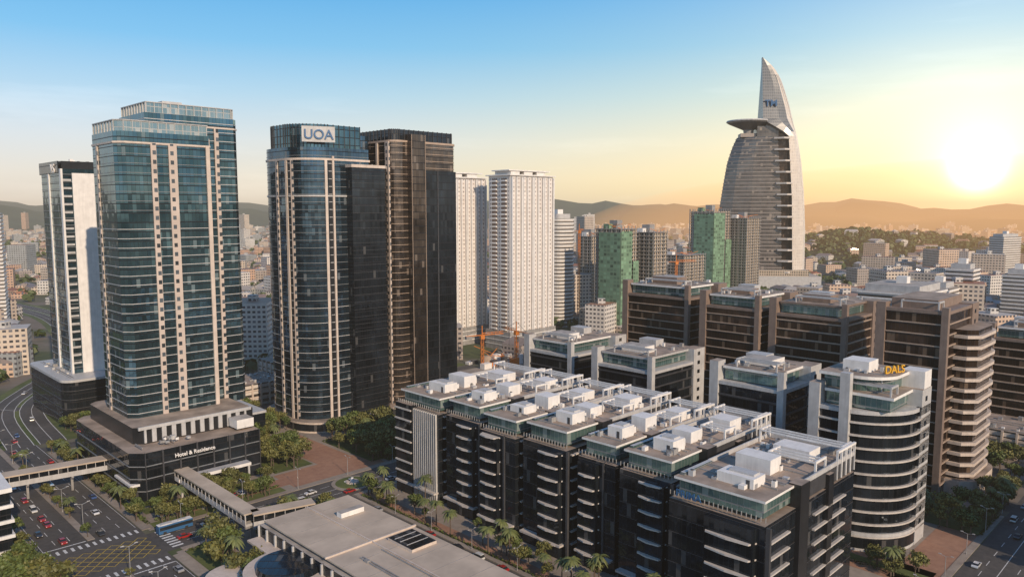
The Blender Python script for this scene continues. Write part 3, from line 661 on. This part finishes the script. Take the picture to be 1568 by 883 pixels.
# ------------------------------------------------------------ distant city and trees
def near(x,y,mg=0):
    a=(x+y)*S2;b=(y-x)*S2
    if math.hypot(x,y)<150: return True
    if -60<a<90 and -100<b<420: return True
    if 48<a<92 and b<900: return True
    if 50<a<480 and 20<b<490:
        if not ((305<a<350 and 400<b<480) or (380<a<475 and 175<b<385) or (150<a<300 and 440<b<488)): return True
    if x<-190 and y<950 and min(math.hypot(x-p[0],y-p[1]) for p in HP)<26+mg: return True
    if math.hypot(x-346,y-1056)<110: return True
    return False
def city():
    mb=MB(); r=random.Random(3); pal=[(.66,.56,.46),(.55,.46,.38),(.75,.7,.64),(.42,.36,.32),(.68,.5,.37),(.38,.4,.4),(.78,.74,.68),(.58,.38,.27)]
    roofs=[(.34,.14,.08),(.44,.4,.36),(.4,.22,.14),(.54,.5,.46),(.24,.2,.19)]
    n=0
    while n<5600:
        az=math.radians(r.uniform(-48,48)) if r.random()<.88 else r.uniform(0,6.28); d=280+4300*r.random()**1.2
        x,y=d*math.sin(az),d*math.cos(az)
        if near(x,y,10): continue
        z0=HH(x,y)
        if z0>14 and r.random()<.6: continue
        n+=1; t=r.random()
        fr=d>450
        if t<.80 or z0>6: w,l,h=r.uniform(9,22),r.uniform(9,30),r.uniform(5,13); t=min(t,.79)
        elif t<.955 or not fr: w,l,h=r.uniform(20,40),r.uniform(16,30),r.uniform(14,34)
        else: w,l,h=r.uniform(18,30),r.uniform(18,44),r.uniform(45,100)
        if h>50 and (d<1400 or x>300): h*=.5
        rot=r.choice([.785,.4,1.1,.1])+r.uniform(-.1,.1); ca,sa=math.cos(rot),math.sin(rot)
        P=[(x+u*ca-v*sa,y+u*sa+v*ca) for u,v in((-w/2,-l/2),(w/2,-l/2),(w/2,l/2),(-w/2,l/2))]
        mb.cc=r.choice(pal)
        mb.prism(P,z0-3,z0+h,'city',u0=r.uniform(0,50),bot=False)
        rc=r.choice(roofs); 
        for q in range(len(mb.c)-4,len(mb.c)): mb.c[q]=rc
        if t<.8:
            mb.cc=rc
            c0=(x+l/2*sa*.9,y-l/2*ca*.9,z0+h+w*.18); c1=(x-l/2*sa*.9,y+l/2*ca*.9,z0+h+w*.18)
            p=[(q[0],q[1],z0+h+.05) for q in P]
            mb.face([p[0],p[3],c1,c0][::-1],'city'); mb.face([p[1],p[2],c1,c0],'city')
            mb.face([p[0],p[1],c0],'city'); mb.face([p[2],p[3],c1],'city')
        else:
            mb.cc=(.6,.58,.55); mb.box(x-3,x+3,y-3,y+3,z0+h,z0+h+4,'city')
    mb.build('distant_city_buildings',(0,0),0,False)
city()
M['leaf']=foliage('tree_leaves',(.022,.04,.01),(.13,.165,.035)); M['leaf2']=foliage('tree_leaves_olive',(.035,.048,.013),(.19,.18,.045)); M['palm']=foliage('palm_fronds',(.04,.06,.018),(.16,.18,.055))
M['bark']=plain('tree_bark',(.13,.095,.07),.9,.3,2)
def dtrees():
    mb=MB(); r=random.Random(5); n=0
    while n<7500:
        az=math.radians(r.uniform(-46,46)); d=260+2600*r.random()**1.3; x,y=d*math.sin(az),d*math.cos(az)
        if r.random()<.3: x,y=820+r.gauss(0,380),1650+r.gauss(0,200)
        if near(x,y): continue
        n+=1; z0=HH(x,y); s=r.uniform(3,6)*(1+d/3500)
        for k in range(9):
            v=Vector((r.gauss(0,1),r.gauss(0,1),abs(r.gauss(0,.8)))).normalized()*s*r.uniform(.4,1)
            c=Vector((x,y,z0+s*.5))+v; u=Vector((r.gauss(0,1),r.gauss(0,1),r.gauss(0,1))).normalized(); w=u.cross(v).normalized(); u=w.cross(v).normalized()
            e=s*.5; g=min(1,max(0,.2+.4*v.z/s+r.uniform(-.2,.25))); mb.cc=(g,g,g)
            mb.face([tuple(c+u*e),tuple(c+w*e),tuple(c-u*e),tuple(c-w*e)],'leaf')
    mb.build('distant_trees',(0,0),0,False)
dtrees()
def treemesh(seed,h,rad,lm):
    r=random.Random(seed); mb=MB(); mb.cyl(0,0,0,h*.5,.28,.14,'bark',7)
    cl=[]
    for i in range(9):
        t=r.uniform(0,6.28); d=rad*r.uniform(.25,.72); z=h*r.uniform(.48,.88)
        p=Vector((d*math.cos(t),d*math.sin(t),z)); cl.append((p,rad*r.uniform(.3,.5)))
        mb.beam((0,0,h*r.uniform(.3,.48)),tuple(p),.14,'bark')
    cl.append((Vector((0,0,h*.85)),rad*.45))
    for p,s in cl:
        for k in range(70):
            v=Vector((r.gauss(0,1),r.gauss(0,1),r.gauss(0,.8))).normalized(); rr_=s*(r.random()**.4)*1.05
            c=p+Vector((v.x*rr_,v.y*rr_,v.z*rr_*.75)); n=(v+Vector((r.gauss(0,.5),r.gauss(0,.5),r.gauss(0,.5)))).normalized()
            u=n.orthogonal().normalized(); w=n.cross(u); a=r.uniform(0,3); u,w=u*math.cos(a)+w*math.sin(a),w*math.cos(a)-u*math.sin(a)
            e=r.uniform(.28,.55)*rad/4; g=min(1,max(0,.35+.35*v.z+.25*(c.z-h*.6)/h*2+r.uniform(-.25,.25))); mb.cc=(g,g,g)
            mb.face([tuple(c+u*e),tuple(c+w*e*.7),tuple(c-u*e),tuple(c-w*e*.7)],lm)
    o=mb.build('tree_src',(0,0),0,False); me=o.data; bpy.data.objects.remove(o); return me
def palmmesh(seed,h):
    r=random.Random(seed); mb=MB()
    for k in range(5): mb.cyl(0,0,h*k/5,h*(k+1)/5,.24-.02*k,.22-.02*k,'bark',7)
    for i in range(20):
        t=6.283*i/20+r.uniform(-.1,.1); up=r.uniform(.1,1.1); L=r.uniform(2.4,3.3); g=r.uniform(.2,1); mb.cc=(g,g,g)
        pts=[]
        for k in range(6):
            s=k/5; pts.append(Vector((L*s*math.cos(t),L*s*math.sin(t),h+up*L*s*.8-1.0*L*s*s)))
        sd=Vector((-math.sin(t),math.cos(t),0))
        for k in range(5):
            w0=.5*math.sin(math.pi*min(1,(k+.4)/5.6));w1=.5*math.sin(math.pi*min(1,(k+1.4)/5.6))
            for sg in(-1,1): mb.face([tuple(pts[k]),tuple(pts[k+1]),tuple(pts[k+1]+sd*sg*w1-Vector((0,0,w1*.4))),tuple(pts[k]+sd*sg*w0-Vector((0,0,w0*.4)))],'palm')
    o=mb.build('palm_src',(0,0),0,False); me=o.data; bpy.data.objects.remove(o); return me
TM=[treemesh(i,7+i*.6,3.3+.25*i,'leaf' if i%2 else 'leaf2') for i in range(5)]; PM=[palmmesh(i,7+i) for i in range(3)]
def put(me,name,x,y,s=1,z=.1,rot=None):
    o=bpy.data.objects.new(name,me); COL.objects.link(o); o.location=(x,y,z); o.scale=(s,s,s*R.uniform(.85,1.15)); o.rotation_euler=(0,0,R.uniform(0,6.28) if rot is None else rot); return o
def scatter(a0,a1,b0,b1,n,palm=0,smin=.7,smax=1.15):
    for i in range(n):
        a,b=R.uniform(a0,a1),R.uniform(b0,b1); x,y=W(a,b)
        if R.random()<palm: put(R.choice(PM),'palm_tree',x,y,R.uniform(.8,1.1))
        else: put(R.choice(TM),'tree',x,y,R.uniform(smin,smax))
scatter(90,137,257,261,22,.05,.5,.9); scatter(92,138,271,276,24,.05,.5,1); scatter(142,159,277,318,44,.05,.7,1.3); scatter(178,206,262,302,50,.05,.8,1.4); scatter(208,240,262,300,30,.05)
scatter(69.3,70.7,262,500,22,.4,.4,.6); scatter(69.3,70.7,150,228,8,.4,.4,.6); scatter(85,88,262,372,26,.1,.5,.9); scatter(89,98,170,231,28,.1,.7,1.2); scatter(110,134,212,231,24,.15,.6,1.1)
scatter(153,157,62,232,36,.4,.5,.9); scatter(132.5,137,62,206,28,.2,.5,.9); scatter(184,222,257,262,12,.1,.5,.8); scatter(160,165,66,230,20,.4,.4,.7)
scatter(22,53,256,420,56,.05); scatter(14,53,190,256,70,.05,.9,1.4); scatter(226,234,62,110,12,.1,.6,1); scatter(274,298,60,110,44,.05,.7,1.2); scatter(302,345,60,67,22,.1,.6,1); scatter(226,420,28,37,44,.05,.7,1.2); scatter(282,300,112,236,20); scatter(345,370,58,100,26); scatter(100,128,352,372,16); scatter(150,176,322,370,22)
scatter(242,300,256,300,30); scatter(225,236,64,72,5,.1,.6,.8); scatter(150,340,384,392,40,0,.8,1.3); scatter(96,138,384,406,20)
mb=MB(); r=random.Random(9)
for (a0,a1,b0,b1) in ((90,136,262.2,263.4),(142,143.2,277,318),(178,205,300,301.2),(153,153.8,62,232),(112,134,231,232.2),(86.8,88.2,262,372),(228,229,62,110),(276,300,59.5,60.3),(88,99,231,232.4),(53,53.6,190,420)):
    n=int((a1-a0)*(b1-b0)*7)
    for k in range(n):
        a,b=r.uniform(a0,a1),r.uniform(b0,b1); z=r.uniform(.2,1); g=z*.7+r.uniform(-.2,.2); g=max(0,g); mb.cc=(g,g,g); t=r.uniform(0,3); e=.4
        u=Vector((math.cos(t),math.sin(t),r.uniform(-.5,.5)))*e; w=Vector((-math.sin(t)*.6,math.cos(t)*.6,.7))*e; c=Vector((a,b,z))
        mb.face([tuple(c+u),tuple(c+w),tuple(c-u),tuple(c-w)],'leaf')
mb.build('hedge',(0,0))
# ------------------------------------------------------------ vehicles & street furniture
M['tyre']=plain('tyre_rubber',(.02,.02,.02),.8,.2); M['carglass']=plain('car_glass',(.02,.025,.03),.1,.1)
def carpaint(n,c):
    m,nt,p=newmat(n); p.inputs['Base Color'].default_value=(*c,1); p.inputs['Roughness'].default_value=.3; p.inputs['Metallic'].default_value=.2; p.inputs['Coat Weight'].default_value=.6; return m
def carmesh(c,van=0):
    mb=MB(); pm=carpaint('car_paint',c)
    def ex(prof,w,m,w2=None):
        w2=w2 or [w]*len(prof); n=len(prof)
        for i in range(n):
            j=(i+1)%n; mb.face([(prof[i][0],-w2[i],prof[i][1]),(prof[j][0],-w2[j],prof[j][1]),(prof[j][0],w2[j],prof[j][1]),(prof[i][0],w2[i],prof[i][1])],m)
        mb.face([(p[0],-k,p[1]) for p,k in zip(prof,w2)][::-1],m); mb.face([(p[0],k,p[1]) for p,k in zip(prof,w2)],m)
    ex([(-2.2,.3),(2.2,.3),(2.25,.6),(2.1,.8),(1.1,.92),(-1.8,.95),(-2.15,.85),(-2.25,.6)],.88,pm)
    if van: ex([(-2.1,.94),(1.3,.9),(.7,1.75),(-2.0,1.8)],.8,'carglass',[.86,.86,.74,.74]); ex([(-2.05,1.79),(.75,1.74),(.6,1.86),(-1.9,1.9)],.74,pm)
    else: ex([(-1.7,.94),(1.05,.91),(.4,1.38),(-1.1,1.4)],.8,'carglass',[.84,.84,.68,.68]); ex([(-1.15,1.39),(.45,1.37),(.3,1.45),(-1,1.46)],.68,pm)
    for x in(-1.35,1.4):
        for y in(-.82,.82):
            cs=[(x+.33*math.cos(k*.5236),.33+.33*math.sin(k*.5236)) for k in range(12)]; 
            for k in range(12):
                p,q=cs[k],cs[(k+1)%12]; mb.face([(p[0],y-.1,p[1]),(q[0],y-.1,q[1]),(q[0],y+.1,q[1]),(p[0],y+.1,p[1])],'tyre')
            mb.face([(p[0],y-.1,p[1]) for p in cs],'tyre'); mb.face([(p[0],y+.1,p[1]) for p in cs],'tyre')
    mb.box(2.15,2.27,-.8,-.5,.6,.75,'white'); mb.box(2.15,2.27,.5,.8,.6,.75,'white')
    o=mb.build('car_src',(0,0),0,False); me=o.data; bpy.data.objects.remove(o); return me
CM=[carmesh(c,v) for c,v in (((.7,.7,.7),0),((.03,.03,.035),0),((.35,.36,.38),0),((.4,.02,.02),0),((.75,.75,.72),1),((.05,.1,.25),0))]
def car(a,b,d): 
    x,y=W(a,b); o=put(R.choice(CM),'parked_car' if d>9 else 'car',x,y,1,.06,math.pi/4+(d%10)*math.pi/2); o.scale=(1,1,1)
for bb in (265,275,283,292,301,315,333,350,372,398,430,455,480,219,210,201): car(R.choice((58.6,62.8)),bb+R.uniform(-2,2),3)
for i in range(12): car((73.4,77.6,81.6)[i%3],(264+i*19 if i<8 else 190+(i-8)*10)+R.uniform(-3,3),1)
for i in range(10): car(95+i*19+R.uniform(-5,5),R.choice((238.6,242.6)),0); car(104+i*17+R.uniform(-5,5),R.choice((247.4,251.6)),2)
for i in range(16): car(R.choice((140.6,149.4)),70+i*10.5+R.uniform(-2,2),11)
for i in range(10): car(190+i*16+R.uniform(-5,5),R.choice((42.5,47,51,55)),0)
for i in range(14):
    if i%3: car(90+i*2.9,265.5,11)
for i,p in enumerate(spl(HW)[2:30:2]):
    q=spl(HW)[3+2*i]; t=math.atan2(q[1]-p[1],q[0]-p[0]); k=(5,-5,8,-8)[i%4]
    o=put(R.choice(CM),'car',p[0]-math.sin(t)*k,p[1]+math.cos(t)*k,1,.1,t if k<0 else t+math.pi); o.scale=(1,1,1)
mb=MB(); mb.box(-5.5,5.5,-1.25,1.25,.4,3.1,'blue_sign','white'); mb.box(-5.2,5.52,-1.27,1.27,1.5,2.6,'carglass')
for x in (-3.6,3.4):
    for y in (-1.1,1.1): mb.box(x-.5,x+.5,y-.17,y+.17,0,.95,'tyre')
mb.box(-4.6,-1,-.9,.9,3.1,3.4,'lgrey'); mb.box(1,3.6,-.7,.7,3.1,3.35,'lgrey')
x,y=W(92,250.5); mb.build('city_bus',(0,0),math.pi/4,False,(x,y,.06))
def lampmesh():
    mb=MB(); mb.cyl(0,0,0,9,.14,.08,'steel',8); mb.cyl(0,0,0,.5,.25,.2,'grey',8)
    for s in(-1,1): mb.beam((0,0,8.9),(2.2*s,0,9.5),.1,'steel'); mb.box(1.9*s-.4,1.9*s+.5,-.16,.16,9.4,9.58,'lgrey')
    o=mb.build('lamp_src',(0,0),0,False); me=o.data; bpy.data.objects.remove(o); return me
LM=lampmesh()
for b in list(range(160,228,22))+list(range(270,560,24)): x,y=W(70,b); put(LM,'street_lamp',x,y,1,.2,math.pi/4)
for a in range(96,300,22): x,y=W(a,255.4); put(LM,'street_lamp',x,y,.85,.2,-math.pi/4); x,y=W(a+8,59.4); put(LM,'street_lamp',x,y,.85,.2,-math.pi/4)
for b in range(70,230,20): x,y=W(152.2,b); put(LM,'street_lamp',x,y,.7,.2,math.pi/4)
# ------------------------------------------------------------ haze (absorbing, faintly glowing air)
def haze(name,dens,col,mesh):
    m=bpy.data.materials.new(name); m.use_nodes=True; nt=m.node_tree; nt.nodes.clear()
    o=nt.nodes.new('ShaderNodeOutputMaterial'); e=nt.nodes.new('ShaderNodeEmission'); e.inputs[0].default_value=(*col,1); e.inputs[1].default_value=dens
    ab=nt.nodes.new('ShaderNodeVolumeAbsorption'); ab.inputs[0].default_value=(0,0,0,1); ab.inputs[1].default_value=dens
    ad=nt.nodes.new('ShaderNodeAddShader'); nt.links.new(e.outputs[0],ad.inputs[0]); nt.links.new(ab.outputs[0],ad.inputs[1]); nt.links.new(ad.outputs[0],o.inputs['Volume'])
    mesh.data.materials.clear(); mesh.data.materials.append(m)
mb=MB(); mb.box(-13000,13000,-13000,13000,-5,230,'white'); haze('haze_air',6e-5,(.66,.56,.45),mb.build('haze_sky',(0,0),0,False))
bpy.ops.mesh.primitive_uv_sphere_add(segments=40,ring_count=20,location=(1900,2600,0)); o=bpy.context.object; o.name='haze_sky'; o.scale=(1700,2200,280)
for p in o.data.polygons: p.use_smooth=True
haze('haze_warm_air',1.9e-4,(1.35,.66,.22),o)
# ------------------------------------------------------------ world
w=bpy.data.worlds.new('World'); scene.world=w; w.use_nodes=True; nt=w.node_tree; nt.nodes.clear()
out=nt.nodes.new('ShaderNodeOutputWorld'); bg=nt.nodes.new('ShaderNodeBackground'); bg2=nt.nodes.new('ShaderNodeBackground'); add=nt.nodes.new('ShaderNodeAddShader')
SAZ,SEL=math.radians(148),math.radians(26)
sky=nt.nodes.new('ShaderNodeTexSky'); sky.sky_type='NISHITA'; sky.sun_disc=False; sky.sun_elevation=SEL; sky.sun_rotation=SAZ
nt.links.new(sky.outputs[0],bg2.inputs[0]); bg2.inputs[1].default_value=.01
tc=nt.nodes.new('ShaderNodeTexCoord'); dr=vm(nt,'NORMALIZE',tc.outputs['Generated']); sp=nt.nodes.new('ShaderNodeSeparateXYZ'); nt.links.new(dr,sp.inputs[0]); z=sp.outputs[2]
base=ramp(nt,mth(nt,'MAXIMUM',z,0),[(0,(.82,.72,.62)),(.04,(.86,.81,.74)),(.085,(.74,.81,.87)),(.14,(.46,.71,.92)),(.20,(.21,.57,.92)),(.28,(.09,.43,.84)),(.55,(.06,.2,.46)),(1,(.04,.12,.32))])
az=math.radians(31.3); el=math.radians(2.6); sd=(math.sin(az)*math.cos(el),math.cos(az)*math.cos(el),math.sin(el))
dt=mth(nt,'MAXIMUM',vm(nt,'DOT_PRODUCT',dr,sd),0)
lowf=mth(nt,'MULTIPLY_ADD',mth(nt,'ABSOLUTE',z),-3.6,1,True)
c=vm(nt,'MULTIPLY',base,vm(nt,'SUBTRACT',(1,1,1),vm(nt,'SCALE',(0,.1,.5),None,mth(nt,'MULTIPLY',mth(nt,'POWER',dt,4),lowf))))
for pw,k,cc,lf in ((5,.26,(1,.55,.1),1),(14,.24,(1,.7,.3),0),(70,.35,(1,.8,.5),0),(600,.8,(1,.85,.6),0),(6000,8,(1,.9,.7),0)):
    f=mth(nt,'MULTIPLY',mth(nt,'POWER',dt,pw),k)
    if lf: f=mth(nt,'MULTIPLY',f,lowf)
    c=vm(nt,'ADD',c,vm(nt,'SCALE',cc,None,f))
mp=nt.nodes.new('ShaderNodeMapping'); mp.inputs['Scale'].default_value=(1.2,1.2,9); nt.links.new(dr,mp.inputs[0])
back=mth(nt,'MULTIPLY_ADD',mth(nt,'MAXIMUM',mth(nt,'MULTIPLY',sp.outputs[1],-1),0),.7,.1)
cl=mth(nt,'MULTIPLY',mth(nt,'MULTIPLY_ADD',noise(nt,2.2,6,mp.outputs[0],.6),4.5,-2.4,True),back)
c=vm(nt,'ADD',c,vm(nt,'SCALE',(1,.9,.8),None,cl))
nt.links.new(c,bg.inputs[0]); bg.inputs[1].default_value=.92
nt.links.new(bg.outputs[0],add.inputs[0]); nt.links.new(bg2.outputs[0],add.inputs[1]); nt.links.new(add.outputs[0],out.inputs[0])
sl=bpy.data.lights.new('sun','SUN'); sl.energy=3.9; sl.angle=math.radians(.6); sl.color=(1,.79,.58)
so=bpy.data.objects.new('sun',sl); COL.objects.link(so)
so.rotation_euler=Vector((math.sin(SAZ)*math.cos(SEL),math.cos(SAZ)*math.cos(SEL),math.sin(SEL))).to_track_quat('Z','Y').to_euler()
# ------------------------------------------------------------ camera
cd=bpy.data.cameras.new('camera'); cd.sensor_width=36; cd.lens=36*1160/1568; cd.clip_end=40000; cd.clip_start=1
co=bpy.data.objects.new('camera',cd); COL.objects.link(co); co.location=(0,0,106); co.rotation_euler=(math.radians(90-5.95),0,0); scene.camera=co
scene.view_settings.view_transform='Standard'; scene.view_settings.look='None'; scene.view_settings.exposure=0
